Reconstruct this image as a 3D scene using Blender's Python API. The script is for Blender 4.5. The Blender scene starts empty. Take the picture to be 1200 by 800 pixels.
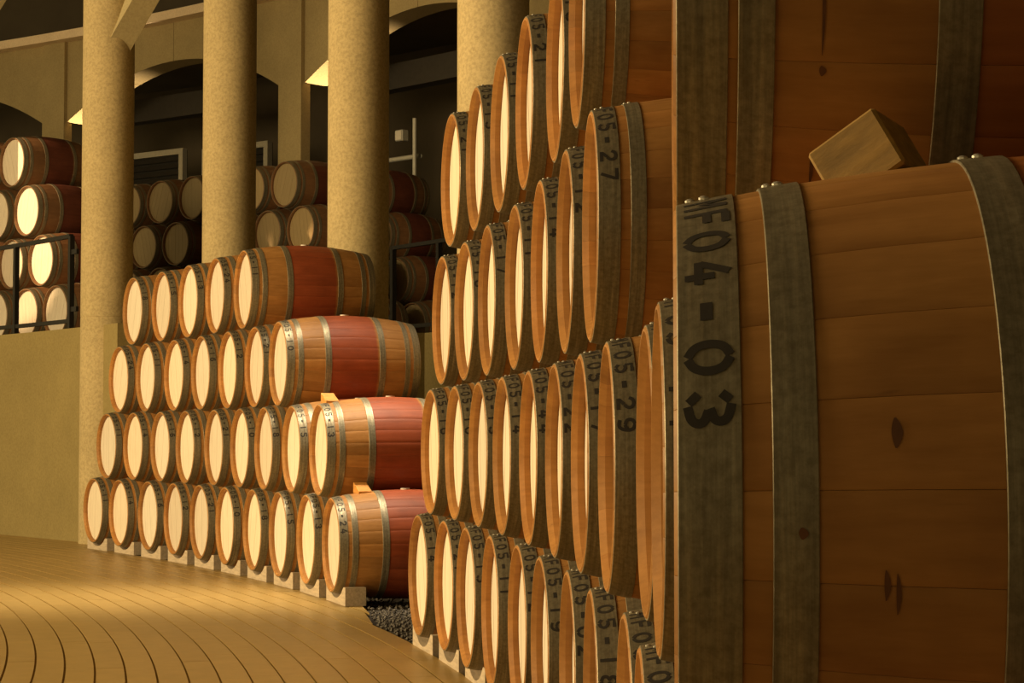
import bpy, bmesh, math, random
from mathutils import Vector, Matrix

random.seed(7)
SC = bpy.context.scene
COL = SC.collection
PI = math.pi
rad = math.radians

# ------------------------------------------------------------------ camera
CAM_Z = 1.03
cam_d = bpy.data.cameras.new('camera')
cam_d.sensor_width = 36.0
cam_d.lens = 36.0 * 2400.0 / 1200.0
cam_d.clip_start = 0.05
cam_d.clip_end = 200
cam = bpy.data.objects.new('camera', cam_d)
COL.objects.link(cam)
cam.location = (0, 0, CAM_Z)
cam.rotation_euler = (PI / 2 + 0.0465, 0, 0)
SC.camera = cam
cam_d.dof.use_dof = False

# ------------------------------------------------------------------ world and lights
W = bpy.data.worlds.new('world')
SC.world = W
W.use_nodes = True
bg = W.node_tree.nodes['Background']
bg.inputs['Color'].default_value = (1.0, 0.77, 0.34, 1)
bg.inputs['Strength'].default_value = 0.44


def aim(o, target):
    d = Vector(target) - o.location
    o.rotation_euler = d.to_track_quat('-Z', 'Y').to_euler()


def area(name, loc, target, sx, sy, power, color, spread=180):
    l = bpy.data.lights.new(name, 'AREA')
    l.shape = 'RECTANGLE'
    l.size, l.size_y = sx, sy
    l.energy = power
    l.color = color
    l.spread = rad(spread)
    o = bpy.data.objects.new(name, l)
    COL.objects.link(o)
    o.location = loc
    aim(o, target)
    return o


def spot(name, loc, target, power, color, angle, blend, size):
    l = bpy.data.lights.new(name, 'SPOT')
    l.energy = power
    l.color = color
    l.spot_size = rad(angle)
    l.spot_blend = blend
    l.shadow_soft_size = size
    o = bpy.data.objects.new(name, l)
    COL.objects.link(o)
    o.location = loc
    aim(o, target)
    return o


WARM = (1.0, 0.75, 0.38)
area('window_light_hall', (-13.0, 8.0, 5.0), (-0.8, 11.0, 1.2), 10.0, 5.0, 2700, WARM)
spot('sunbeam_spot_terrace', (-16.0, 18.0, 8.0), (-5.95, 23.85, 3.6), 13000, (1.0, 0.66, 0.34), 11, 0.3, 0.10)  # stand-in spot, added for the sun patch on the left terrace barrels
spot('near_fill', (3.2, -5.0, 1.7), (0.4, 2.2, 1.1), 380, (1.0, 0.80, 0.40), 60, 0.8, 0.18)  # unseen fill added behind the camera for the near barrels' sides
area('floor_band_light', (-1.9, 13.2, 7.6), (-1.9, 13.2, 0), 4.0, 1.2, 45, (1.0, 0.85, 0.60), 25)  # unseen overhead panel added to brighten a band of floor


def RP(r, a, z):
    return (-27.556 + r * math.cos(a), 3.7622 + r * math.sin(a), z)


spot('arch_fill_left', RP(35.2, 0.934, 4.5), RP(34.85, 0.918, 6.15), 500, (1.0, 0.74, 0.42), 50, 0.5, 0.05)  # hidden spot added behind the pier to brighten the arch soffit
spot('arch_fill_right', RP(35.2, 0.778, 4.5), RP(34.85, 0.763, 6.15), 500, (1.0, 0.74, 0.42), 50, 0.5, 0.05)  # likewise added out of view, for the right-hand soffit


SC.view_settings.view_transform = 'Standard'
SC.view_settings.look = 'None'
SC.view_settings.gamma = 1
SC.view_settings.use_curve_mapping = False
SC.view_settings.exposure = 0.0

# ------------------------------------------------------------------ materials
def new_mat(name):
    m = bpy.data.materials.new(name)
    m.use_nodes = True
    nt = m.node_tree
    b = nt.nodes['Principled BSDF']
    return m, nt, b


def N(nt, typ, **kw):
    n = nt.nodes.new(typ)
    for k, v in kw.items():
        setattr(n, k, v)
    return n


def lk(nt, a, b):
    nt.links.new(a, b)


def coords(nt, scale, kind='Object'):
    tc = N(nt, 'ShaderNodeTexCoord')
    mp = N(nt, 'ShaderNodeMapping')
    mp.inputs['Scale'].default_value = scale
    lk(nt, tc.outputs[kind], mp.inputs['Vector'])
    return tc, mp


def noise(nt, vec, scale, detail=4, rough=0.6, seed=None):
    n = N(nt, 'ShaderNodeTexNoise')
    n.inputs['Scale'].default_value = scale
    n.inputs['Detail'].default_value = detail
    n.inputs['Roughness'].default_value = rough
    lk(nt, vec, n.inputs['Vector'])
    if seed is not None:
        n.noise_dimensions = '4D'
        mu = N(nt, 'ShaderNodeMath', operation='MULTIPLY')
        lk(nt, seed, mu.inputs[0])
        mu.inputs[1].default_value = 37.0
        lk(nt, mu.outputs[0], n.inputs['W'])
    return n


def ramp(nt, fac, stops):
    r = N(nt, 'ShaderNodeValToRGB')
    el = r.color_ramp.elements
    while len(el) > 1:
        el.remove(el[-1])
    el[0].position = stops[0][0]
    el[0].color = (*stops[0][1], 1)
    for p, c in stops[1:]:
        e = el.new(p)
        e.color = (*c, 1)
    lk(nt, fac, r.inputs['Fac'])
    return r


def mix(nt, fac, a, b, mode='MIX'):
    m = N(nt, 'ShaderNodeMix', data_type='RGBA', blend_type=mode)
    if isinstance(fac, (int, float)):
        m.inputs[0].default_value = fac
    else:
        lk(nt, fac, m.inputs[0])
    for sock, v in ((m.inputs[6], a), (m.inputs[7], b)):
        if isinstance(v, tuple):
            sock.default_value = (*v, 1)
        else:
            lk(nt, v, sock)
    return m.outputs[2]


def bump(nt, b, h, strength, dist=0.002):
    bp = N(nt, 'ShaderNodeBump')
    bp.inputs['Strength'].default_value = strength
    bp.inputs['Distance'].default_value = dist
    lk(nt, h, bp.inputs['Height'])
    lk(nt, bp.outputs['Normal'], b.inputs['Normal'])


def oak_barrel_mat(name, lo, hi, stain, s0, s1, rough=0.55):
    """oak with the wine-stained band round the bilge (x along the barrel axis)"""
    m, nt, b = new_mat(name)
    oi = N(nt, 'ShaderNodeObjectInfo')
    tc, mp = coords(nt, (2.0, 34, 34))
    g = noise(nt, mp.outputs[0], 1.6, 6, 0.65, oi.outputs['Random'])
    base = ramp(nt, g.outputs['Fac'], [(0.25, lo), (0.72, hi)]).outputs[0]
    # blotches
    tc2, mp2 = coords(nt, (5, 5, 5))
    bl = noise(nt, mp2.outputs[0], 1.0, 4, 0.6, oi.outputs['Random'])
    bl2 = ramp(nt, bl.outputs['Fac'], [(0.3, (0.72, 0.66, 0.6)), (0.65, (1.08, 1.05, 1.0))]).outputs[0]
    base = mix(nt, 1.0, base, bl2, 'MULTIPLY')
    # per object tone
    tn = ramp(nt, oi.outputs['Random'], [(0, (0.90, 0.89, 0.88)), (0.5, (1, 1, 1)), (1, (1.09, 1.02, 0.96))]).outputs[0]
    base = mix(nt, 1.0, base, tn, 'MULTIPLY')
    # dark flecks and knots
    tc3, mp3 = coords(nt, (9, 60, 60))
    kn = noise(nt, mp3.outputs[0], 1.0, 2, 0.5, oi.outputs['Random'])
    kr = ramp(nt, kn.outputs['Fac'], [(0.72, (0, 0, 0)), (0.80, (1, 1, 1))]).outputs[0]
    kf = N(nt, 'ShaderNodeMath', operation='MULTIPLY')
    lk(nt, kr, kf.inputs[0])
    kf.inputs[1].default_value = 0.45
    base = mix(nt, kf.outputs[0], base, (0.05, 0.018, 0.008))
    # stain
    sx = N(nt, 'ShaderNodeSeparateXYZ')
    lk(nt, tc.outputs['Object'], sx.inputs[0])
    wob = N(nt, 'ShaderNodeMath', operation='MULTIPLY_ADD')
    lk(nt, bl.outputs['Fac'], wob.inputs[0])
    wob.inputs[1].default_value = 0.02
    lk(nt, sx.outputs['X'], wob.inputs[2])
    st = ramp(nt, wob.outputs[0], [(s0 - 0.006, (0, 0, 0)), (s0 + 0.01, (1, 1, 1)), (s1, (1, 1, 1)), (s1 + 0.016, (0, 0, 0))]).outputs[0]
    stc = mix(nt, 1.0, base, stain, 'MULTIPLY')
    base = mix(nt, st, base, stc)
    lk(nt, base, b.inputs['Base Color'])
    b.inputs['Roughness'].default_value = rough
    b.inputs['Specular IOR Level'].default_value = 0.35
    bump(nt, b, g.outputs['Fac'], 0.35, 0.0015)
    return m


M_OAK = oak_barrel_mat('oak_staves', (0.34, 0.158, 0.040), (0.49, 0.245, 0.075), (0.80, 0.36, 0.42), 0.30, 0.635)
M_OAK_NEAR = oak_barrel_mat('oak_staves_near', (0.34, 0.158, 0.040), (0.49, 0.245, 0.075), (0.86, 0.62, 0.55), 0.30, 0.635)
M_OAK_DARK = oak_barrel_mat('oak_staves_dark', (0.17, 0.085, 0.04), (0.26, 0.14, 0.065), (0.60, 0.34, 0.42), 0.30, 0.635)  # darker brown staves, used on all terrace barrels


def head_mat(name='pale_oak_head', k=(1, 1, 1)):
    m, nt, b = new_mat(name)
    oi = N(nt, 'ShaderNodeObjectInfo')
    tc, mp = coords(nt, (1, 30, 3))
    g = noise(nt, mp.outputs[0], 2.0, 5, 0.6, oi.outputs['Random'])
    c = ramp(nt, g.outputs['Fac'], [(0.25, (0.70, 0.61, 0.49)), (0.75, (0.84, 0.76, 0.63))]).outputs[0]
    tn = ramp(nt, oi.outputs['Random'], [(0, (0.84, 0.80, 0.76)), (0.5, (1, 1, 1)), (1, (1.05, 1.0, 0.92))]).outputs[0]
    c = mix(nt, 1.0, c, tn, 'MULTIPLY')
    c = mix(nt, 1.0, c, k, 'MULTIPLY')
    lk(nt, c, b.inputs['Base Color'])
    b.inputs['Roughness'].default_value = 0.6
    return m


M_HEAD = head_mat()
M_HEAD_SHADED = head_mat('shaded_oak_head', (0.46, 0.38, 0.23))  # same heads with the terrace shade put into their colour


def hoop_mat():
    m, nt, b = new_mat('weathered_galvanised_steel')
    oi = N(nt, 'ShaderNodeObjectInfo')
    tc, mp = coords(nt, (110, 4, 4))
    g = noise(nt, mp.outputs[0], 1.0, 5, 0.65, oi.outputs['Random'])
    c = ramp(nt, g.outputs['Fac'], [(0.3, (0.17, 0.145, 0.095)), (0.55, (0.29, 0.25, 0.17)), (0.75, (0.44, 0.375, 0.255))]).outputs[0]
    tc2, mp2 = coords(nt, (90, 90, 90))
    s = noise(nt, mp2.outputs[0], 1.0, 3, 0.7)
    sr = ramp(nt, s.outputs['Fac'], [(0.35, (0.75, 0.72, 0.68)), (0.65, (1.1, 1.1, 1.1))]).outputs[0]
    c = mix(nt, 1.0, c, sr, 'MULTIPLY')
    lk(nt, c, b.inputs['Base Color'])
    b.inputs['Metallic'].default_value = 0.55
    rr = ramp(nt, g.outputs['Fac'], [(0.3, (0.58,) * 3), (0.75, (0.38,) * 3)]).outputs[0]
    lk(nt, rr, b.inputs['Roughness'])
    bump(nt, b, g.outputs['Fac'], 0.25, 0.001)
    return m


M_HOOP = hoop_mat()


def plain(name, col, rough=0.6, metal=0.0, var=0.15, scale=8.0, stretch=(1, 1, 1), bmp=0.1, bd=0.003):
    m, nt, b = new_mat(name)
    tc, mp = coords(nt, stretch)
    oi = N(nt, 'ShaderNodeObjectInfo')
    g = noise(nt, mp.outputs[0], scale, 5, 0.6, oi.outputs['Random'])
    lo = tuple(max(0, c * (1 - var)) for c in col)
    hi = tuple(c * (1 + var) for c in col)
    c = ramp(nt, g.outputs['Fac'], [(0.3, lo), (0.7, hi)]).outputs[0]
    lk(nt, c, b.inputs['Base Color'])
    b.inputs['Roughness'].default_value = rough
    b.inputs['Metallic'].default_value = metal
    if bmp:
        bump(nt, b, g.outputs['Fac'], bmp, bd)
    return m


M_INK = plain('black_stencil_paint', (0.022, 0.015, 0.010), 0.7, 0, 0.4, 40, bmp=0)
M_RIVET = plain('bright_rivet_steel', (0.75, 0.70, 0.60), 0.35, 0.6, 0.1, 30, bmp=0)
M_BUNG = plain('white_silicone', (0.75, 0.68, 0.58), 0.5, 0, 0.08, 10, bmp=0)
M_WEDGE = plain('orange_wedge_wood', (0.62, 0.27, 0.055), 0.65, 0, 0.25, 4, (3, 3, 14))
M_BLOCK = plain('pale_block_wood', (0.33, 0.19, 0.042), 0.7, 0, 0.3, 5, (4, 14, 14), 0.3)
M_CHOCK = plain('grey_chock_wood', (0.48, 0.38, 0.27), 0.75, 0, 0.25, 5, (14, 2, 14), 0.3)
M_GRAVEL = plain('dark_gravel', (0.10, 0.085, 0.07), 0.9, 0, 0.5, 30)
M_GROUND = plain('dark_earth', (0.055, 0.045, 0.035), 0.95, 0, 0.4, 25)
M_JOINT = plain('floor_joint', (0.24, 0.145, 0.03), 0.9, 0, 0.2, 20)
M_RAIL = plain('black_painted_steel', (0.013, 0.011, 0.009), 0.55, 0.2, 0.2, 20, bmp=0)
M_LOUVRE = plain('dark_louvre_metal', (0.035, 0.03, 0.025), 0.6, 0.2, 0.2, 20, bmp=0)
M_FRAME = plain('grey_frame_metal', (0.42, 0.38, 0.30), 0.5, 0.2, 0.1, 20, bmp=0)
M_PIPE = plain('pale_pipe', (0.55, 0.52, 0.44), 0.5, 0.1, 0.1, 20, bmp=0)
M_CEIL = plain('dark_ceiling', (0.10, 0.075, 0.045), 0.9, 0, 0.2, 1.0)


def concrete(name, col, speck=0.5):
    m, nt, b = new_mat(name)
    tc, mp = coords(nt, (1, 1, 1))
    n1 = noise(nt, mp.outputs[0], 1.3, 4, 0.6)
    n2 = noise(nt, mp.outputs[0], 42, 3, 0.7)
    c1 = ramp(nt, n1.outputs['Fac'], [(0.3, tuple(c * 0.88 for c in col)), (0.7, tuple(c * 1.1 for c in col))]).outputs[0]
    k = 1 - speck * 0.55
    c2 = ramp(nt, n2.outputs['Fac'], [(0.35, (k, k * 0.98, k * 0.94)), (0.6, (1.05, 1.05, 1.05))]).outputs[0]
    c = mix(nt, 1.0, c1, c2, 'MULTIPLY')
    lk(nt, c, b.inputs['Base Color'])
    b.inputs['Roughness'].default_value = 0.85
    b.inputs['Specular IOR Level'].default_value = 0.2
    bump(nt, b, n2.outputs['Fac'], 0.3, 0.004)
    return m


M_CONC = concrete('exposed_aggregate_concrete', (0.50, 0.39, 0.205), 0.4)
M_WALL = concrete('smooth_tan_concrete', (0.29, 0.225, 0.092), 0.2)
M_ARCADE = concrete('board_marked_concrete', (0.42, 0.325, 0.165), 0.2)
M_STRUT = concrete('pale_precast_concrete', (0.46, 0.38, 0.21), 0.2)
M_CAP = concrete('lit_ledge_concrete', (0.92, 0.72, 0.50), 0.1)  # colour lightened so the ledge reads as lit


def floor_mat():
    m, nt, b = new_mat('honey_floor_boards')
    oi = N(nt, 'ShaderNodeObjectInfo')
    tc, mp = coords(nt, (7, 7, 7))
    g = noise(nt, mp.outputs[0], 1.2, 6, 0.65, oi.outputs['Random'])
    c = ramp(nt, g.outputs['Fac'], [(0.3, (0.30, 0.19, 0.055)), (0.7, (0.38, 0.245, 0.078))]).outputs[0]
    tn = ramp(nt, oi.outputs['Random'], [(0, (0.94, 0.93, 0.92)), (0.5, (1, 1, 1)), (1, (1.04, 1.03, 1.02))]).outputs[0]
    c = mix(nt, 1.0, c, tn, 'MULTIPLY')
    lk(nt, c, b.inputs['Base Color'])
    b.inputs['Roughness'].default_value = 0.38
    b.inputs['Specular IOR Level'].default_value = 0.45
    bump(nt, b, g.outputs['Fac'], 0.08, 0.002)
    return m


M_FLOOR = floor_mat()

# ------------------------------------------------------------------ helpers
def link_mesh(name, bm, mat, parent=None, smooth=False, angle=None):
    bmesh.ops.recalc_face_normals(bm, faces=bm.faces)
    me = bpy.data.meshes.new(name)
    bm.to_mesh(me)
    bm.free()
    if smooth:
        me.shade_smooth()
        if angle:
            me.set_sharp_from_angle(angle=rad(angle))
    me.materials.append(mat)
    o = bpy.data.objects.new(name, me)
    COL.objects.link(o)
    if parent:
        o.parent = parent
    return o


def inst(name, me, parent=None, loc=(0, 0, 0), rot=(0, 0, 0)):
    o = bpy.data.objects.new(name, me)
    COL.objects.link(o)
    o.parent = parent
    o.location = loc
    o.rotation_euler = rot
    return o


def empty(name, loc, rz=0.0):
    o = bpy.data.objects.new(name, None)
    COL.objects.link(o)
    o.empty_display_size = 0.1
    o.location = loc
    o.rotation_euler = (0, 0, rz)
    return o


def tag(o, label, cat, group=None):
    o['label'] = label
    o['category'] = cat
    if group:
        o['group'] = group
    return o


def struct(o):
    o['kind'] = 'structure'
    return o


def box(bm, x0, x1, y0, y1, z0, z1, bev=0.0):
    v = [bm.verts.new(p) for p in ((x0, y0, z0), (x1, y0, z0), (x1, y1, z0), (x0, y1, z0),
                                   (x0, y0, z1), (x1, y0, z1), (x1, y1, z1), (x0, y1, z1))]
    fs = [bm.faces.new([v[i] for i in f]) for f in ((0, 3, 2, 1), (4, 5, 6, 7), (0, 1, 5, 4), (1, 2, 6, 5), (2, 3, 7, 6), (3, 0, 4, 7))]
    if bev:
        es = list({e for f in fs for e in f.edges})
        bmesh.ops.bevel(bm, geom=es, offset=bev, segments=1, affect='EDGES', profile=0.5)


# ring geometry: everything in the cellar lies on circles about this centre
OX, OY, RA = -27.556, 3.7622, 27.7893
OXB, OYB, RB = OX * 1.045, OY * 1.045, RA * 1.045


def P(r, a, z, ox=OX, oy=OY):
    return (ox + r * math.cos(a), oy + r * math.sin(a), z)


def ring_block(bm, r0, r1, a0, a1, z0, z1, n=8, zf=None):
    """curved block; zf(a) gives the underside"""
    rows = []
    for i in range(n + 1):
        a = a0 + (a1 - a0) * i / n
        zb = zf(a) if zf else z0
        rows.append([bm.verts.new(P(r0, a, zb)), bm.verts.new(P(r1, a, zb)), bm.verts.new(P(r1, a, z1)), bm.verts.new(P(r0, a, z1))])
    for i in range(n):
        A, B = rows[i], rows[i + 1]
        for k in range(4):
            bm.faces.new((A[k], A[(k + 1) % 4], B[(k + 1) % 4], B[k]))
    bm.faces.new(rows[0])
    bm.faces.new(rows[-1][::-1])


def ring_obj(name, mat, parent, *args, smooth=False, **kw):
    bm = bmesh.new()
    ring_block(bm, *args, **kw)
    return link_mesh(name, bm, mat, parent, smooth, 20 if smooth else None)


# ------------------------------------------------------------------ setting: floor
bm = bmesh.new()
ring_block(bm, 14.0, 27.835, -0.45, 1.15, -0.30, -0.006, n=80)
floor = struct(link_mesh('floor', bm, M_JOINT))

BW = 0.131
R_EDGE = 27.835
PITCH = 1.25
n_ring = 16
for k in range(-6, n_ring):
    r1 = R_EDGE - k * BW - 0.005
    r0 = R_EDGE - (k + 1) * BW + 0.005
    da = PITCH / RA
    off = random.random() * da
    a = 0.13 - off
    if k < 0:
        a = 0.276 if k == -1 else (0.300 if k == -2 else 0.548)
    first = k in (-1, -2)
    while a < 0.80:
        # only the boards the picture can show (plus a margin)
        am = a + da / 2
        x, y, _ = P(r0, am, 0)
        u = 600 + 2400 * x / max(y, 0.5)
        if 7.6 < y < 23.5 and -120 < u < 700:
            bmb = bmesh.new()
            ring_block(bmb, r0, r1, a + 0.0007 / RA, a + da - 0.0007 / RA, -0.012, random.uniform(-0.0004, 0.0004), n=5)
            if first:      # the edge board is cut to a taper
                for v in bmb.verts:
                    va = math.atan2(v.co.y - OY, v.co.x - OX)
                    vr = math.hypot(v.co.x - OX, v.co.y - OY)
                    k_ = min(1.0, max(0.02, (va - a) / (0.6 * da)))
                    q = r0 + (vr - r0) * k_
                    v.co.x, v.co.y = OX + q * math.cos(va), OY + q * math.sin(va)
                first = False
            link_mesh('floor_board', bmb, M_FLOOR, floor)
        a += da
# further boards toward the hall centre and toward the camera, joined
bm = bmesh.new()
for k in range(n_ring, 70):
    r1 = R_EDGE - k * BW - 0.005
    r0 = R_EDGE - (k + 1) * BW + 0.005
    ring_block(bm, r0, r1, -0.40, 1.10, -0.012, 0.0, n=50)
for k in range(n_ring):
    r1 = R_EDGE - k * BW - 0.005
    r0 = R_EDGE - (k + 1) * BW + 0.005
    ring_block(bm, r0, r1, -0.40, 0.075, -0.012, 0.0, n=16)
    ring_block(bm, r0, r1, 0.83, 1.10, -0.012, 0.0, n=10)
o = link_mesh('floor_boards', bm, M_FLOOR, floor)
o['kind'] = 'stuff'

# gravel bed below the barrels
bm = bmesh.new()
ring_block(bm, 27.835, 31.9, -0.40, 0.60, -0.30, -0.021, n=60)
struct(link_mesh('floor_bed', bm, M_GROUND))
bm = bmesh.new()
rng = random.Random(3)
for i in range(5200):
    a = rng.uniform(0.17, 0.42) if i < 4200 else rng.uniform(0.42, 0.66)
    r = 27.75 + abs(rng.gauss(0, 0.5)) if i % 3 else rng.uniform(27.745, 28.9)
    r_max = 27.85 + 0.13 * max(0.0, min(1.0, (a - 0.276) / 0.027)) + 0.13 * max(0.0, min(1.0, (a - 0.300) / 0.027))
    if r > 29.0 or a > 0.53 or r < r_max + 0.015:
        continue
    s = rng.uniform(0.007, 0.016)
    cx, cy, cz = P(r, a, -0.018 + s * 0.5)
    vs = []
    for d in ((1, 0, 0), (-1, 0, 0), (0, 1, 0), (0, -1, 0), (0, 0, .8), (0, 0, -.8)):
        q = s * rng.uniform(0.7, 1.25)
        vs.append(bm.verts.new((cx + d[0] * q, cy + d[1] * q, cz + d[2] * q)))
    for f in ((0, 2, 4), (2, 1, 4), (1, 3, 4), (3, 0, 4), (2, 0, 5), (1, 2, 5), (3, 1, 5), (0, 3, 5)):
        bm.faces.new([vs[j] for j in f])
o = link_mesh('gravel', bm, M_GRAVEL)
o['kind'] = 'stuff'
tag(o, 'dark loose gravel bed under and between the barrel stacks', 'gravel')

# ------------------------------------------------------------------ setting: terrace, walls, ceiling
TZ = 2.11
A_STEP = 0.592
bm = bmesh.new()
ring_block(bm, 28.50, 28.80, A_STEP, 1.15, 0, TZ, n=24)
struct(link_mesh('wall_left', bm, M_WALL, smooth=True, angle=20))
bm = bmesh.new()
ring_block(bm, 31.90, 32.20, -0.40, A_STEP, 0, TZ, n=40)
ring_block(bm, 28.50, 31.90, A_STEP - 0.01, A_STEP, 0, TZ, n=1)
struct(link_mesh('wall_terrace', bm, M_WALL))
bm = bmesh.new()
ring_block(bm, 28.80, 38.0, A_STEP, 1.15, TZ - 0.3, TZ - 0.002, n=24)
ring_block(bm, 32.20, 38.0, -0.40, A_STEP, TZ - 0.3, TZ - 0.002, n=40)
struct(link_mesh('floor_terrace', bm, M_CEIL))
bm = bmesh.new()
ring_block(bm, 38.0, 38.3, -0.40, 1.15, 0, 10.0, n=48)
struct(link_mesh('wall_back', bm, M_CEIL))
bm = bmesh.new()
ring_block(bm, 20.0, 38.3, -0.40, 1.15, 10.0, 10.3, n=48)
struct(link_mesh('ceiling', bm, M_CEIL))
bm = bmesh.new()
ring_block(bm, 35.02, 38.0, -0.40, 1.15, 6.98, 7.12, n=48)
struct(link_mesh('ceiling_terrace', bm, M_CEIL))
bm = bmesh.new()
ring_block(bm, 24.5, 38.0, -0.40, -0.385, 0, 10.0, n=1)
struct(link_mesh('wall_light_block', bm, M_CEIL))  # unseen end wall added behind the camera to keep near barrel dark

# ------------------------------------------------------------------ columns with raking struts
COLS = [(28.62, 0.7630, 'round concrete column beyond the left edge, only its raking strut showing'),
        (28.62, 0.6014, 'round speckled concrete column left of the far pyramid, strut branching at its top'),
        (29.30, 0.5558, 'round speckled concrete column, second from the left, rising behind the far pyramid'),
        (29.30, 0.4566, 'round speckled concrete column rising behind the right end of the far pyramid'),
        (29.30, 0.3595, 'round concrete column rising behind the far end of the near stack')]
for r, a, lab in COLS:
    x, y, _ = P(r, a, 0)
    t = tag(empty('concrete_column', (x, y, -0.02), a), lab, 'column', 'columns of the cellar arcade')
    bm = bmesh.new()
    n = 48
    zs = [0, 1.9, 1.905, 5.0, 9.98] if True else []
    rings = []
    for z, rr in ((0.0, 0.25), (2.2, 0.25), (2.203, 0.2475), (2.209, 0.2475), (2.212, 0.25), (6.2, 0.25), (6.203, 0.2475), (6.209, 0.2475), (6.212, 0.25), (10.0, 0.25)):
        rings.append([bm.verts.new((rr * math.cos(2 * PI * i / n), rr * math.sin(2 * PI * i / n), z)) for i in range(n)])
    for A, B in zip(rings, rings[1:]):
        for i in range(n):
            bm.faces.new((A[i], A[(i + 1) % n], B[(i + 1) % n], B[i]))
    bm.faces.new(rings[0][::-1])
    bm.faces.new(rings[-1])
    link_mesh('shaft', bm, M_CONC, t, True, 25)
    # strut: a square beam raking toward the camera side along the ring (local -y)
    bm = bmesh.new()
    w = 0.12
    p0 = Vector((0.02, -0.10, 4.88 if r < 29 else 5.5))
    p1 = p0 + Vector((0.396, -0.528, 1.0)) * (9.98 - p0.z)
    d = (p1 - p0).normalized()
    side = Vector((0.8, 0.6, 0))
    up = side.cross(d)
    side, up = side * 0.78 + up * 0.62, up * 0.78 - side * 0.62
    vs = []
    for p in (p0, p1):
        vs.append([bm.verts.new(p + side * sx * w + up * sy * w) for sx, sy in ((-1, -1), (1, -1), (1, 1), (-1, 1))])
    for k in range(4):
        bm.faces.new((vs[0][k], vs[0][(k + 1) % 4], vs[1][(k + 1) % 4], vs[1][k]))
    bm.faces.new(vs[0][::-1])
    bm.faces.new(vs[1])
    link_mesh('strut', bm, M_STRUT, t)

# ------------------------------------------------------------------ terrace arcade
R_AR = 34.6
PIERS = [1.093, 0.938, 0.783, 0.628, 0.473]
arc = struct(empty('wall_arcade', P(R_AR, 0.783, TZ)))
arc.rotation_euler = (0, 0, 0)
inv = Matrix.Translation(-Vector(arc.location))


def arc_part(name, mat, *args, **kw):
    bm = bmesh.new()
    ring_block(bm, *args, **kw)
    bm.transform(inv)
    return link_mesh(name, bm, mat, arc)


HP = 0.25 / R_AR
for a in PIERS:
    arc_part('pier', M_ARCADE, R_AR - 0.06, R_AR + 0.10, a - HP, a + HP, TZ, 7.14, n=2)
for b0, b1 in zip(PIERS, PIERS[1:]):
    lo, hi = b1, b0

    def under(a, lo=lo, hi=hi):
        u = (a - lo) / (hi - lo)
        return 6.57 - 3.3 * (0.5 - u) ** 2
    s0, s1 = lo + HP, hi - HP
    for j in range(4):
        q0 = s0 + (s1 - s0) * j / 4 + 0.00012
        q1 = s0 + (s1 - s0) * (j + 1) / 4 - 0.00012
        arc_part('fascia_panel', M_ARCADE, R_AR, R_AR + 0.40, q0, q1, 0, 7.14, n=8, zf=under)
    arc_part('ledge', M_CAP, R_AR - 0.22, R_AR + 0.55, lo, hi, 7.14, 7.27, n=8)

# ------------------------------------------------------------------ terrace railing sections
def railing(r, a0, a1, label):
    am = (a0 + a1) / 2
    base = Vector(P(r, am, TZ))
    t = tag(empty('railing', base), label, 'railing', 'railings along the terrace edge')
    tr = Matrix.Translation(-base)

    def part(name, *args, **kw):
        bm = bmesh.new()
        ring_block(bm, *args, **kw)
        bm.transform(tr)
        return link_mesh(name, bm, M_RAIL, t)
    part('top_rail', r - 0.025, r + 0.025, a0, a1, TZ + 0.93, TZ + 0.97, n=8)
    part('bottom_rail', r - 0.02, r + 0.02, a0, a1, TZ + 0.07, TZ + 0.11, n=8)
    m = max(2, int(round((a1 - a0) * r / 1.15)) + 1)
    for i in range(m):
        a = a0 + (a1 - a0) * i / (m - 1)
        part('post', r - 0.025, r + 0.025, a - 0.026 / r, a + 0.026 / r, TZ, TZ + 0.95, n=1)
    for z in (0.18, 0.76):
        for a, s in ((a0, -1), (a1, 1)):
            part('bracket', r - 0.015, r + 0.015, min(a, a + s * 0.16 / r), max(a, a + s * 0.16 / r), TZ + z, TZ + z + 0.05, n=1)


railing(28.62, 0.6318, 0.725, 'black metal railing on the tan wall left of the columns')
railing(31.98, 0.7345, 0.790, 'black metal railing between the two left columns, low behind the far pyramid')
railing(31.98, 0.655, 0.700, 'black metal railing behind the far pyramid, right of the second column')
railing(31.98, 0.548, 0.6065, 'black metal railing in the gap between far pyramid and near stack')

# ------------------------------------------------------------------ louvres, pipes and box at the back of the terrace
def polar_frame(name, r, a, z, label, cat):
    t = tag(empty(name, P(r, a, z), a - PI / 2), label, cat)      # local +x runs along the wall (to the right of the picture), -y faces out
    return t


def frame_thing(r, a, z, w, h, label):
    t = polar_frame('louvre_window', r, a, z, label, 'louvre')
    for nm, c in (('frame', (-w / 2, w / 2, -0.05, 0.05, h - 0.09, h)), ('frame', (-w / 2, w / 2, -0.05, 0.05, 0, 0.09)),
                  ('frame', (-w / 2, -w / 2 + 0.09, -0.05, 0.05, 0.09, h - 0.09)), ('frame', (w / 2 - 0.09, w / 2, -0.05, 0.05, 0.09, h - 0.09))):
        bm = bmesh.new()
        box(bm, *c)
        link_mesh(nm, bm, M_FRAME, t)
    bm = bmesh.new()
    box(bm, -w / 2 + 0.09, w / 2 - 0.09, -0.008, 0.008, -0.05, 0.05)
    sl = link_mesh('slat', bm, M_LOUVRE, t)
    k = int((h - 0.18) / 0.11)
    for i in range(k):
        o = sl if i == 0 else inst('slat', sl.data, t)
        o.location = (0, 0, 0.15 + i * 0.11)
        o.rotation_euler = (rad(-38), 0, 0)
    bm = bmesh.new()
    box(bm, -w / 2 + 0.02, w / 2 - 0.02, 0.06, 0.08, 0.02, h - 0.02)
    link_mesh('backing', bm, M_LOUVRE, t)


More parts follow.
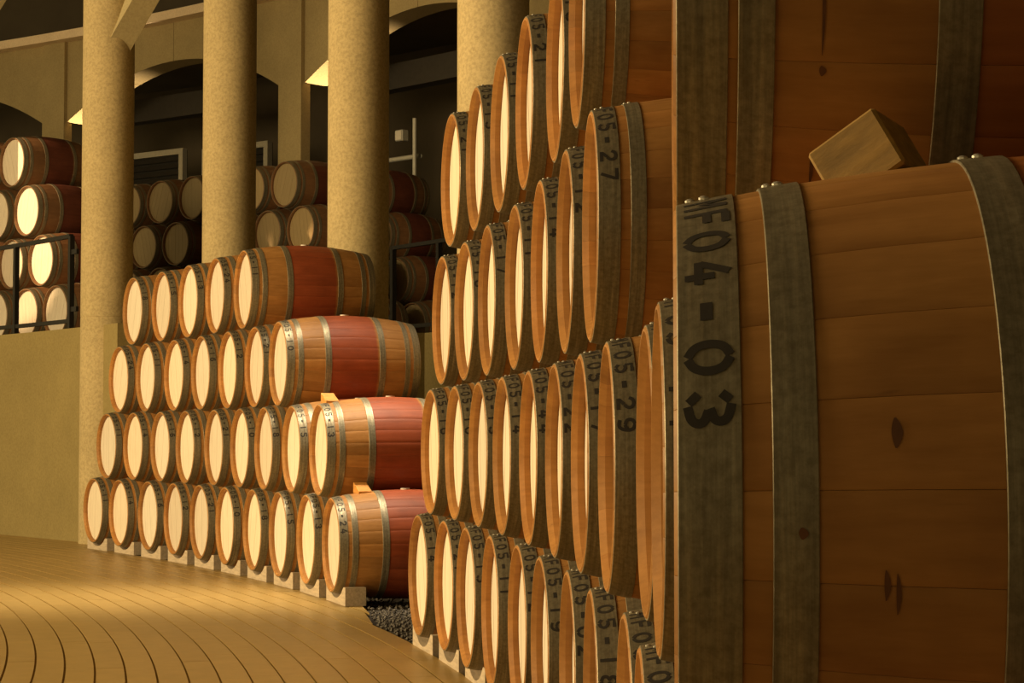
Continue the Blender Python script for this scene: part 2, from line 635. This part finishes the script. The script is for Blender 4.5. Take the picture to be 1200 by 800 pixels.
frame_thing(36.4, 0.931, 4.01, 1.5, 1.62, 'dark louvred window with pale frame above the terrace barrels between two left columns')
frame_thing(36.4, 0.8776, 3.95, 1.5, 1.62, 'dark louvred window beside the square pier behind the second column')

t = polar_frame('wall_box', 36.4, 0.7763, 5.27, 'small pale square box high on the dark wall, right of the third column', 'box')
bm = bmesh.new()
box(bm, -0.08, 0.08, -0.06, 0.06, 0, 0.16, 0.01)
link_mesh('housing', bm, M_PIPE, t)
bm = bmesh.new()
box(bm, -0.065, 0.065, -0.07, -0.06, 0.015, 0.145)
link_mesh('cover', bm, M_BUNG, t)


def pipe_obj(name, pts, r, mat, label):
    base = Vector(pts[0])
    cu = bpy.data.curves.new(name, 'CURVE')
    cu.dimensions = '3D'
    cu.bevel_depth = r
    cu.bevel_resolution = 2
    sp = cu.splines.new('POLY')
    sp.points.add(len(pts) - 1)
    for q, p in zip(sp.points, pts):
        q.co = (*(Vector(p) - base), 1)
    cu.materials.append(mat)
    tmp = bpy.data.objects.new(name, cu)
    COL.objects.link(tmp)
    dg = bpy.context.evaluated_depsgraph_get()
    me = bpy.data.meshes.new_from_object(tmp.evaluated_get(dg))
    bpy.data.objects.remove(tmp)
    o = bpy.data.objects.new(name, me)
    COL.objects.link(o)
    o.location = base
    tag(o, label, 'pipe')


pipe_obj('wall_pipe', [P(36.2, 0.780 - i * 0.0035, 4.98) for i in range(7)], 0.035, M_PIPE, 'pale horizontal pipe on the dark wall behind the gap between stacks')
pipe_obj('drop_pipe', [P(36.1, 0.7591, z) for z in (3.6, 4.6, 5.5)], 0.03, M_PIPE, 'pale vertical pipe on the dark wall behind the gap between stacks')
for r, a0, a1, z0, lab in ((35.9, 0.71, 0.80, 5.92, 'dark beam crossing under the arch behind the gap between stacks'),
                           (35.9, 0.875, 0.96, 6.04, 'dark beam crossing under the arch between the two left columns')):
    bm = bmesh.new()
    base = Vector(P(r, (a0 + a1) / 2, z0))
    ring_block(bm, r, r + 0.25, a0, a1, z0, z0 + 0.36, n=8)
    bm.transform(Matrix.Translation(-base))
    o = link_mesh('roof_beam', bm, M_LOUVRE)
    o.location = base
    tag(o, lab, 'beam')

# ------------------------------------------------------------------ barrels
L, RH, RBG = 0.95, 0.2890, 0.3405
N_ST = 26


def rx(x):
    return RBG - (RBG - RH) * ((x - L / 2) / (L / 2)) ** 2


CROZE = 0.038
XS = [0.0, 0.004, 0.03, 0.07, 0.12, 0.19, 0.27, 0.34, 0.41, 0.475, 0.54, 0.61, 0.68, 0.76, 0.83, 0.88, 0.92, 0.946, 0.95]


def body_profile():
    """closed profile (x, r): outer skin, rear rim, inner skin, front rim"""
    pr = []
    for x in XS:
        d = 0.004 if x in (0.0, 0.95) else 0.0
        pr.append((x, rx(x) - d))
    pr.append((0.95, rx(0.95) - 0.009))
    pr.append((0.93, rx(0.93) - 0.023))
    pr.append((L - CROZE, rx(L - CROZE) - 0.026))
    pr.append((L / 2, RBG - 0.026))
    pr.append((CROZE, rx(CROZE) - 0.026))
    pr.append((0.017, rx(0.02) - 0.023))
    pr.append((0.0, rx(0.0) - 0.009))
    return pr


def make_body():
    bm = bmesh.new()
    pr = body_profile()
    angs = []
    for s in range(N_ST):
        a0 = 2 * PI * s / N_ST
        w = 2 * PI / N_ST
        angs += [(a0, True), (a0 + w * 0.03, False), (a0 + w * 0.5, False), (a0 + w * 0.97, False)]
    rings = []
    for a, groove in angs:
        col = []
        for i, (x, r) in enumerate(pr):
            rr = r
            if groove and i < len(XS):
                rr = r - 0.0013
            col.append(bm.verts.new((x, -rr * math.sin(a), rr * math.cos(a))))
        rings.append(col)
    n = len(pr)
    for k in range(len(rings)):
        A, B = rings[k], rings[(k + 1) % len(rings)]
        for i in range(n):
            bm.faces.new((A[i], A[(i + 1) % n], B[(i + 1) % n], B[i]))
    return bm


def make_stave():
    bm = bmesh.new()
    pr = body_profile()
    n = len(pr)
    w = 2 * PI / N_ST
    cols = []
    for f, e in ((-0.5, 1), (-0.47, 0), (-0.25, 0), (0, 0), (0.25, 0), (0.47, 0), (0.5, 1)):
        a = w * f
        g = 0.0002 / RBG
        if f < -0.45:
            a += g
        if f > 0.45:
            a -= g
        col = []
        for i, (x, r) in enumerate(pr):
            rr = r - (0.0007 if (e and i < len(XS)) else 0)
            col.append(bm.verts.new((x, -rr * math.sin(a), rr * math.cos(a))))
        cols.append(col)
    for A, B in zip(cols, cols[1:]):
        for i in range(n):
            bm.faces.new((A[i], A[(i + 1) % n], B[(i + 1) % n], B[i]))
    bm.faces.new(cols[0])
    bm.faces.new(cols[-1][::-1])
    return bm


def make_head():
    """disc of seven boards with small gaps, facing -x, lying at x = 0"""
    bm = bmesh.new()
    R = rx(CROZE) - 0.0255
    nb = 7
    edges = [-R + 2 * R * i / nb for i in range(nb + 1)]
    for i in range(nb):
        y0, y1 = edges[i] + 0.0009, edges[i + 1] - 0.0009
        top = []
        m = 6
        for k in range(m + 1):
            y = y0 + (y1 - y0) * k / m
            top.append((y, math.sqrt(max(R * R - y * y, 1e-6))))
        poly = top + [(y, -z) for y, z in reversed(top)]
        dx = (0.0, 0.0006, 0.0002, 0.0008, 0.0003, 0.0007, 0.0)[i]
        f = [bm.verts.new((dx, y, z)) for y, z in poly]
        bk = [bm.verts.new((0.022, y, z)) for y, z in poly]
        bm.faces.new(f)
        bm.faces.new(bk[::-1])
        for k in range(len(f)):
            bm.faces.new((f[k], f[(k + 1) % len(f)], bk[(k + 1) % len(f)], bk[k]))
    return bm


def make_hoop(x0, x1):
    bm = bmesh.new()
    th = 0.0024
    m = 5
    pr = [(x0, rx(x0) - 0.001), (x0, rx(x0) + th * 0.7)]
    for k in range(m):
        x = x0 + 0.0008 + (x1 - x0 - 0.0016) * k / (m - 1)
        pr.append((x, rx(x) + th))
    pr += [(x1, rx(x1) + th * 0.7), (x1, rx(x1) - 0.001)]
    n = 72
    rings = []
    for s in range(n):
        a = 2 * PI * s / n
        rings.append([bm.verts.new((x, -r * math.sin(a), r * math.cos(a))) for x, r in pr])
    for k in range(n):
        A, B = rings[k], rings[(k + 1) % n]
        for i in range(len(pr) - 1):
            bm.faces.new((A[i], A[i + 1], B[i + 1], B[i]))
        bm.faces.new((A[-1], A[0], B[0], B[-1]))
    # the lapped end of the strip
    return bm


def make_rivet():
    bm = bmesh.new()
    bmesh.ops.create_uvsphere(bm, u_segments=8, v_segments=5, radius=0.0055)
    for v in bm.verts:
        v.co.z *= 0.55
    return bm


def make_bung():
    bm = bmesh.new()
    bmesh.ops.create_cone(bm, cap_ends=True, segments=20, radius1=0.026, radius2=0.030, depth=0.024)
    bmesh.ops.translate(bm, verts=bm.verts, vec=(0, 0, 0.001))
    return bm


def mesh_of(name, bm, mat, smooth=True, angle=30):
    o = link_mesh(name, bm, mat, None, smooth, angle)
    me = o.data
    bpy.data.objects.remove(o)
    return me


HOOPS = [('head_hoop', 0.003, 0.056), ('quarter_hoop', 0.080, 0.117), ('bilge_hoop', 0.263, 0.306)]
ME = {'body': mesh_of('body', make_body(), M_OAK), 'body_dark': mesh_of('body', make_body(), M_OAK_DARK),
      'stave': mesh_of('stave', make_stave(), M_OAK), 'stave_near': mesh_of('stave', make_stave(), M_OAK_NEAR), 'head': mesh_of('head', make_head(), M_HEAD, False), 'head_shaded': mesh_of('head', make_head(), M_HEAD_SHADED, False),
      'rivet': mesh_of('rivet', make_rivet(), M_RIVET), 'bung': mesh_of('bung', make_bung(), M_BUNG)}
for nm, x0, x1 in HOOPS:
    ME[nm] = mesh_of(nm, make_hoop(x0, x1), M_HOOP)

# ---- stencilled lettering, wrapped on the head hoop
GL = {
    'M': [[(0, 0), (0, 1)], [(0.14, .98), (.5, .38), (.86, .98)], [(1, 1), (1, 0)]],
    'F': [[(0, 0), (0, 1)], [(.22, 1), (1, 1)], [(.22, .52), (.85, .52)]],
    '0': [[(.40, .98), (.12, .86), (0, .62), (0, .38), (.12, .14), (.40, .02)], [(.60, .98), (.88, .86), (1, .62), (1, .38), (.88, .14), (.60, .02)]],
    '1': [[(.5, 0), (.5, 1)]],
    '2': [[(.02, .74), (.14, .92), (.5, 1), (.86, .92), (.97, .72), (.88, .55), (.7, .44)], [(.52, .34), (.12, .1)], [(.04, .02), (1, .02)]],
    '3': [[(.02, .82), (.18, .95)], [(.42, 1), (.82, .93), (.95, .76), (.85, .60), (.55, .53)], [(.62, .46), (.92, .38), (1, .22), (.84, .06), (.46, 0)], [(.22, .05), (.02, .2)]],
    '4': [[(.70, 0), (.70, .62)], [(.55, .98), (.05, .36)], [(0, .28), (.52, .28)], [(.86, .28), (1, .28)]],
    '5': [[(1, 1), (.12, 1), (.10, .62)], [(.22, .58), (.62, .60), (.94, .46), (1, .26), (.86, .08), (.52, 0)], [(.3, .02), (.02, .15)]],
    '6': [[(.9, .9), (.55, 1), (.15, .8), (.02, .4), (.15, .1), (.45, 0)], [(.58, .02), (.92, .12), (.98, .36), (.8, .55), (.4, .55)]],
    '7': [[(0, 1), (1, 1)], [(.92, .84), (.42, 0)]],
    '8': [[(.42, 1), (.1, .9), (.1, .62), (.42, .53), (.05, .4), (.05, .1), (.42, 0)], [(.58, 1), (.9, .9), (.9, .62), (.58, .53), (.95, .4), (.95, .1), (.58, 0)]],
    '9': [[(.42, .42), (.1, .5), (.02, .7), (.14, .92), (.42, 1)], [(.58, 1), (.88, .92), (1, .68), (.96, .35), (.8, .1), (.5, 0), (.12, .08)], [(.58, .42), (.84, .5)]],
    '-': [[(.2, .45), (.8, .45)]],
}


def make_lettering(text, phi0, step, x0=0.008, h=0.043, w=0.033, th=0.0078):
    bm = bmesh.new()

    def wrap(s, x):
        # s: distance along the circumference measured from phi0
        r = rx(x) + 0.0028
        a = phi0 + s / (RH + 0.0024)
        return bm.verts.new((x, -r * math.sin(a), r * math.cos(a)))
    for i, ch in enumerate(text):
        cx = i * step * (RH + 0.0024)
        for line in GL[ch]:
            tk = th * (1.35 if ch == '-' else 1.0)
            pts = [Vector((cx + (p[0] - 0.5) * (w - tk) , x0 + tk / 2 + p[1] * (h - tk))) for p in line]
            if len(line) > 3:          # round the curved strokes
                for _ in range(2):
                    q = [pts[0]]
                    for u_, v_ in zip(pts, pts[1:]):
                        q += [u_.lerp(v_, 0.25), u_.lerp(v_, 0.75)]
                    pts = q + [pts[-1]]
            n = len(pts)
            lft, rgt = [], []
            for k in range(n):
                if k == 0:
                    d = pts[1] - pts[0]
                elif k == n - 1:
                    d = pts[-1] - pts[-2]
                else:
                    d = (pts[k + 1] - pts[k]).normalized() + (pts[k] - pts[k - 1]).normalized()
                d.normalize()
                nn = Vector((-d.y, d.x)) * tk / 2
                e = d * (tk * 0.25 if k == n - 1 else (-tk * 0.25 if k == 0 else 0))
                lft.append(pts[k] + nn + e)
                rgt.append(pts[k] - nn + e)
            for k in range(n - 1):
                sub = max(1, int((pts[k + 1] - pts[k]).length / 0.009))
                prev = None
                for q in range(sub + 1):
                    t = q / sub
                    a_ = lft[k].lerp(lft[k + 1], t)
                    b_ = rgt[k].lerp(rgt[k + 1], t)
                    cur = (wrap(a_.x, a_.y), wrap(b_.x, b_.y))
                    if prev:
                        bm.faces.new((prev[0], prev[1], cur[1], cur[0]))
                    prev = cur
    return bm


TXT = {}


def lettering(text, phi0=rad(11), step=rad(10.0), big=1.0):
    k = (text, phi0, step, big)
    if k not in TXT:
        TXT[k] = mesh_of('stencil_lettering', make_lettering(text, phi0, step), M_INK, False)
    return TXT[k]


G_B = 'barrels of the far pyramid stack'
G_A = 'barrels of the near stack'


def barrel(x, y, z_axis, yaw, label, group, text=None, staves=False, dark=False, rivets=False, bung=True, phi0=rad(11), pstep=rad(10), roll=None, quarter=0.0, shaded=False):
    """barrel with its front rim centre at (x, y, z_axis), axis pointing away along yaw"""
    t = empty('wine_barrel', (x, y, z_axis - RBG), yaw)
    tag(t, label, 'barrel', group)
    c = (0, 0, RBG)
    roll = random.uniform(0, 2 * PI) if roll is None else roll
    if staves:
        for k in range(N_ST):
            inst('stave', ME['stave_near' if staves == 'near' else 'stave'], t, c, (roll + 2 * PI * k / N_ST, 0, 0))
    else:
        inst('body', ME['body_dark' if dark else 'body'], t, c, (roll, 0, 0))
    hr = random.uniform(-0.35, 0.35)
    inst('head', ME['head_shaded' if shaded else 'head'], t, (CROZE, 0, RBG), (hr, 0, 0))
    inst('head', ME['head'], t, (L - CROZE, 0, RBG), (-hr, 0, PI))
    for nm, x0, x1 in HOOPS:
        f = inst(nm, ME[nm], t, (quarter if nm == 'quarter_hoop' else 0, 0, RBG), (0, 0, 0))
        inst(nm, ME[nm], t, (L, 0, RBG), (0, 0, PI))
        if nm == 'head_hoop' and text:
            if staves:
                for ci, ch in enumerate(text):
                    inst('stencil_character', lettering(ch, phi0 + ci * pstep), f)
            else:
                inst('stencil_lettering', lettering(text, phi0), f)['kind'] = 'stuff'
        if rivets and nm != 'bilge_hoop' or rivets == 2:
            xm = (x0 + x1) / 2
            for q, (dx, ph) in enumerate(((-0.4, 0.03), (0.0, 0.10))):
                xr = xm + dx * (x1 - x0) * 0.6
                r = rx(xr) + 0.003
                a = rad(2) + ph
                inst('rivet', ME['rivet'], f, (xr, -r * math.sin(a), r * math.cos(a)), (a, 0, 0))
    if bung:
        inst('bung', ME['bung'], t, (L / 2, 0, RBG * 2 - 0.006))
    return t


ORD = ['first', 'second', 'third', 'fourth', 'fifth', 'sixth', 'seventh', 'eighth', 'ninth', 'tenth', 'eleventh', 'twelfth', 'thirteenth']
ROWN = {1: 'bottom row', 2: 'second row up', 3: 'third row up', 4: 'top row'}
Z1 = CAM_Z - 0.66948
DZA, DZB = 0.59926, 0.5870

# ---- far pyramid (B)
B_OFF = {1: 14.874, 2: 14.5346, 3: 14.1897, 4: 13.8339}
B_DR = {1: [-.003, -.014, .009, 0, -.003, -.008, .002, .001, .013, .009], 2: [-.005, -.006, 0, -.012, .008, .005, -.01, .002, .011],
        3: [-.019, -.016, .001, .005, .01, .015, -.001], 4: [-.02, 0, .004, .009, .023]}
NUMS = ['05-11', '05-14', '05-16', '05-12', '05-21', '05-10', '05-18', '05-15', '05-13', '05-24']
cnt = 0
for row in (1, 2, 3, 4):
    n = len(B_DR[row])
    for i, dr in enumerate(B_DR[row]):
        a = (B_OFF[row] - i * 0.7) / RA
        dy = 0.03
        x, y, _ = P(RB + dr - RH * dy, a, 0, OXB, OYB)
        last = i == n - 1
        lab = 'oak barrel with pale head, %s of far pyramid, %s from its left end' % (ROWN[row], ORD[i])
        if last:
            lab = 'oak barrel at right end of far pyramid, %s, wine-red band round its side' % ROWN[row]
        barrel(x, y, Z1 + (row - 1) * DZB, a - dy + random.uniform(-.006, .006), lab, G_B, 'MF' + NUMS[cnt % 10], staves=last)
        cnt += 1

# ---- near stack (A)
A_OFF = {1: 6.255, 2: 5.910, 3: 5.585, 4: 5.245}
A_DR = {1: {0: .015, 1: .014, 2: -.002, 3: -.003, 4: .001, 5: -.012, 6: -.004, 7: -.008, 8: .013, 9: -.005, 10: .002, 11: .0, 12: .0},
        2: {0: .013, 1: .005, 2: -.003, 3: -.008, 4: -.003, 5: 0, 6: .002, 7: .007, 8: .030, 9: .007, 10: .035, 11: -.020},
        3: {0: .008, 1: -.006, 2: -.013, 3: -.006, 4: -.003, 5: -.001, 6: .002, 9: .022, 10: -.011},
        4: {0: -.009, 1: -.010, 2: -.013, 3: -.011, 4: .008, 5: .001}}
A_TXT = {(1, 5): '05-19', (1, 6): '05-02', (1, 7): '05-18', (1, 8): '05-20', (1, 9): '05-11', (2, 4): '05-44', (2, 5): '05-22', (2, 6): '05-17',
         (2, 7): '05-29', (2, 9): '05-14', (2, 11): '04-03', (3, 5): '05-12', (3, 6): '05-27', (3, 4): '05-14', (3, 3): '05-11', (3, 2): '05-17', (4, 3): '05-21'}
A_SPECIAL = {(2, 11): 'large near barrel filling the right side, stencilled MF04-03',
             (3, 10): 'near barrel at upper right, resting above the MF04-03 barrel, wedge beside it',
             (2, 7): 'near-stack barrel stencilled MF05-29 in big black digits, second row up',
             (3, 6): 'near-stack barrel stencilled MF05-27, orange side showing, right end of third row',
             (4, 5): 'right-most top-row barrel of near stack, orange side cut by the upper edge',
             (3, 9): 'barrel edge as thin bright strip, upper left of the MF04-03 barrel',
             (2, 10): 'barrel standing hidden directly behind the MF04-03 barrel, second row up',
             (2, 8): 'barrel edge just right of the MF05-29 barrel, second row up',
             (2, 9): 'narrow barrel edge touching the left side of the MF04-03 barrel'}
HID = 'bottom-row barrel beneath the MF04-03 barrel, below the lower edge of the view'
pos = {}
BAR = {}
for row in (1, 2, 3, 4):
    for i, dr in A_DR[row].items():
        a = (A_OFF[row] - i * 0.70003) / RA
        dy = 0.022 + random.uniform(-0.006, 0.006)
        x, y, _ = P(RA + dr - (RH * dy if i < 8 and not (row == 1 and i > 4) else 0), a, 0)
        key = (row, i)
        lab = A_SPECIAL.get(key) or 'barrel in %s of near stack, %s from its far end' % (ROWN[row], ORD[i])
        if row == 1 and i >= 10:
            lab = HID
        yaw = a - dy
        if key == (2, 11):
            yaw = -0.0785
        if key == (3, 10):
            yaw = -0.0795
        st = key in A_SPECIAL and key not in ((2, 8), (2, 9), (2, 10), (3, 9))
        if key in ((2, 11), (3, 10)):
            st = 'near'
        text = 'MF' + A_TXT.get(key, NUMS[(i * 3 + row) % 10])
        pos[key] = (x, y, Z1 + (row - 1) * DZA, yaw)
        BAR[key] = barrel(x, y, Z1 + (row - 1) * DZA, yaw, lab, G_A, text, staves=st, rivets=2 if st else True, phi0=rad(17.2) if key == (2, 11) else rad(11), pstep=rad(9.1) if key == (2, 11) else rad(10), quarter=-0.014 if key == (3, 10) else 0.0)

# stains on the two near barrels: wine drips, bruises and a nail hole, thin patches lying on the wood
M_STAIN = plain('dark_wine_stain', (0.13, 0.048, 0.014), 0.7, 0, 0.3, 30, bmp=0)


def stain(t, x, ph0, ph1, w, off=0.0008, name='wine_stain'):
    bm = bmesh.new()
    prev = None
    n = 10
    for k in range(n + 1):
        f = k / n
        a = ph0 + (ph1 - ph0) * f
        ww = w * math.sin(PI * min(0.98, max(0.02, f))) ** 0.6 * (0.9 + 0.1 * math.sin(f * 4.0))
        xs = x + 0.0012 * math.sin(f * 3.0)
        cur = []
        for xx in (xs - ww / 2, xs + ww / 2):
            r = rx(xx) + off
            cur.append(bm.verts.new((xx, -r * math.sin(a), RBG + r * math.cos(a))))
        if prev:
            bm.faces.new((prev[0], prev[1], cur[1], cur[0]))
        prev = cur
    link_mesh(name, bm, M_STAIN, t)


b_up, b_mf = BAR[(3, 10)], BAR[(2, 11)]
stain(b_up, 0.150, rad(98), rad(117), 0.0035)
stain(b_up, 0.150, rad(119), rad(121), 0.007)
stain(b_up, 0.143, rad(138), rad(146), 0.004)
stain(b_up, 0.141, rad(147), rad(149), 0.007)
stain(b_mf, 0.178, rad(74.5), rad(79), 0.009)
stain(b_mf, 0.169, rad(96.5), rad(101), 0.005)
stain(b_mf, 0.178, rad(97), rad(103), 0.004)
stain(b_mf, 0.103, rad(90.5), rad(92.3), 0.008, 0.0032)

# ---- terrace barrels
G_T = 'barrels stacked on the terrace'
ZT = TZ + RBG


def terrace(r, a, row, label, dark=False, shaded=True):
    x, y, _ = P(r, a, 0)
    barrel(x, y, ZT + (row - 1) * 0.599, a, label, G_T, None, dark=dark, bung=False, shaded=shaded)


DA = 0.70 / 29.6
for row, n in ((1, 5), (2, 4), (3, 3), (4, 2)):
    for i in range(n):
        a = 0.749 - 0.01182 * (4 - row) + i * DA
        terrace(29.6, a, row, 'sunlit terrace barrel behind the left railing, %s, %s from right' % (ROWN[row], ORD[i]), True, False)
DA = 0.72 / 33.2
for row, n in ((1, 4), (2, 3), (3, 3), (4, 2)):
    a0 = 0.7345 - DA / 2 * (4 - row)
    for i in range(n):
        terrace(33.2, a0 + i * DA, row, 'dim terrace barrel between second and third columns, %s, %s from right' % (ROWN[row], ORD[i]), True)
for row, n in ((1, 5), (2, 4), (3, 4), (4, 3)):
    a0 = 0.7956 + DA / 2 * (1 if row in (3, 1) else 0)
    if row <= 2:
        a0 = 0.7956 + (DA / 2 if row == 1 else 0)
    for i in range(n):
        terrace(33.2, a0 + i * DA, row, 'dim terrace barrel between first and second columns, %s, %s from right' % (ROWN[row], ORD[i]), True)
DA = 0.71 / 34.5
for row, n in ((1, 3), (2, 2), (3, 2), (4, 1)):
    # right-hand group seen in the gap between the two stacks
    a0 = 0.726 - DA / 2 * (3 - row)
    for i in range(n):
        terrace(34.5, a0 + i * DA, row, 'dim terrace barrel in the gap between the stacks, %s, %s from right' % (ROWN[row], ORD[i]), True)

# ------------------------------------------------------------------ chocks, wedges
def make_chock(depth=0.13):
    bm = bmesh.new()
    r = 0.3265
    ztop = 0.112
    cz = Z1
    pts = [(-0.265, 0.0), (0.265, 0.0), (0.265, ztop)]
    pts.append((0.2118, ztop))
    tm = 0.2110
    for k in range(9):
        tq = tm - 2 * tm * k / 8
        pts.append((tq, cz - math.sqrt(r * r - tq * tq)))
    pts += [(-0.2118, ztop), (-0.265, ztop)]
    A = [bm.verts.new((0, y, z)) for y, z in pts]
    B = [bm.verts.new((depth, y, z)) for y, z in pts]
    bm.faces.new(A)
    bm.faces.new(B[::-1])
    for k in range(len(A)):
        bm.faces.new((A[k], A[(k + 1) % len(A)], B[(k + 1) % len(A)], B[k]))
    return bm


ME['chock'] = mesh_of('chock', make_chock(), M_CHOCK, False)


def chock(r, a, ox, oy, label, group, zc=-0.018):
    o = inst('wooden_chock', ME['chock'], None, P(r, a, zc, ox, oy), (0, 0, a))
    tag(o, label, 'chock', group)


for i in range(10):
    a = (B_OFF[1] - i * 0.7) / RA
    chock(RB + 0.035, a, OXB, OYB, 'notched wooden chock under front of %s bottom barrel from left, far pyramid' % ORD[i], 'wooden chocks under the far pyramid', 0.001)
    chock(RB + 0.785, a, OXB, OYB, 'notched wooden chock under the rear of a bottom barrel of the far pyramid', 'rear chocks of the far pyramid')
for i in range(10):
    a = (A_OFF[1] - i * 0.70003) / RA
    chock(RA + 0.035, a, OX, OY, 'notched wooden chock under front of %s bottom barrel from far end, near stack' % ORD[i], 'wooden chocks under the near stack')
    chock(RA + 0.785, a, OX, OY, 'notched wooden chock under the rear of a bottom barrel of the near stack', 'rear chocks of the near stack')


def wedge(x, y, z, yaw, w, l, h, label):
    bm = bmesh.new()
    pts = [(-l / 2, 0), (l / 2, 0), (l / 2, h * 0.25), (-l / 2, h)]
    A = [bm.verts.new((-w / 2, p, q)) for p, q in pts]
    B = [bm.verts.new((w / 2, p, q)) for p, q in pts]
    bm.faces.new(A)
    bm.faces.new(B[::-1])
    for k in range(4):
        bm.faces.new((A[k], A[(k + 1) % 4], B[(k + 1) % 4], B[k]))
    bmesh.ops.bevel(bm, geom=list(bm.edges), offset=0.003, segments=1, affect='EDGES')
    o = link_mesh('wooden_wedge', bm, M_WEDGE)
    o.location = (x, y, z)
    o.rotation_euler = (0, 0, yaw)
    tag(o, label, 'wedge', 'wooden wedges between barrels')
    return o


def local(px, py, yaw, dx, dy):
    return px + dx * math.cos(yaw) - dy * math.sin(yaw), py + dx * math.sin(yaw) + dy * math.cos(yaw)


for row, i, lab in ((1, 9, 'orange wooden wedge on top of bottom-row end barrel, far pyramid'),
                    (2, 8, 'orange wooden wedge on top of second-row end barrel, far pyramid')):
    a = (B_OFF[row] - i * 0.7) / RA
    x, y, _ = P(RB + B_DR[row][i], a, 0, OXB, OYB)
    dx = 0.20 if row == 1 else 0.075
    wx, wy = local(x, y, a, dx, 0.02)
    rr = rx(dx)
    wedge(wx, wy, Z1 + (row - 1) * DZB + rr - 0.008, a + PI, 0.085, 0.15, 0.07, lab)

# square block lying corner-up on the MF04-03 barrel, against the barrel above
x, y, z, yaw = pos[(2, 11)]
bm = bmesh.new()
box(bm, -0.040, 0.040, -0.04, 0.04, -0.034, 0.034, 0.003)
blk = link_mesh('wooden_block', bm, M_BLOCK)
bx_, by_ = local(x, y, yaw, 0.195, 0.05)
blk.location = (bx_, by_, z + 0.336)
blk.rotation_euler = (rad(-8), rad(-32), yaw - rad(24))
tag(blk, 'pale wooden block wedged corner-up between the MF04-03 barrel and the one above', 'block')
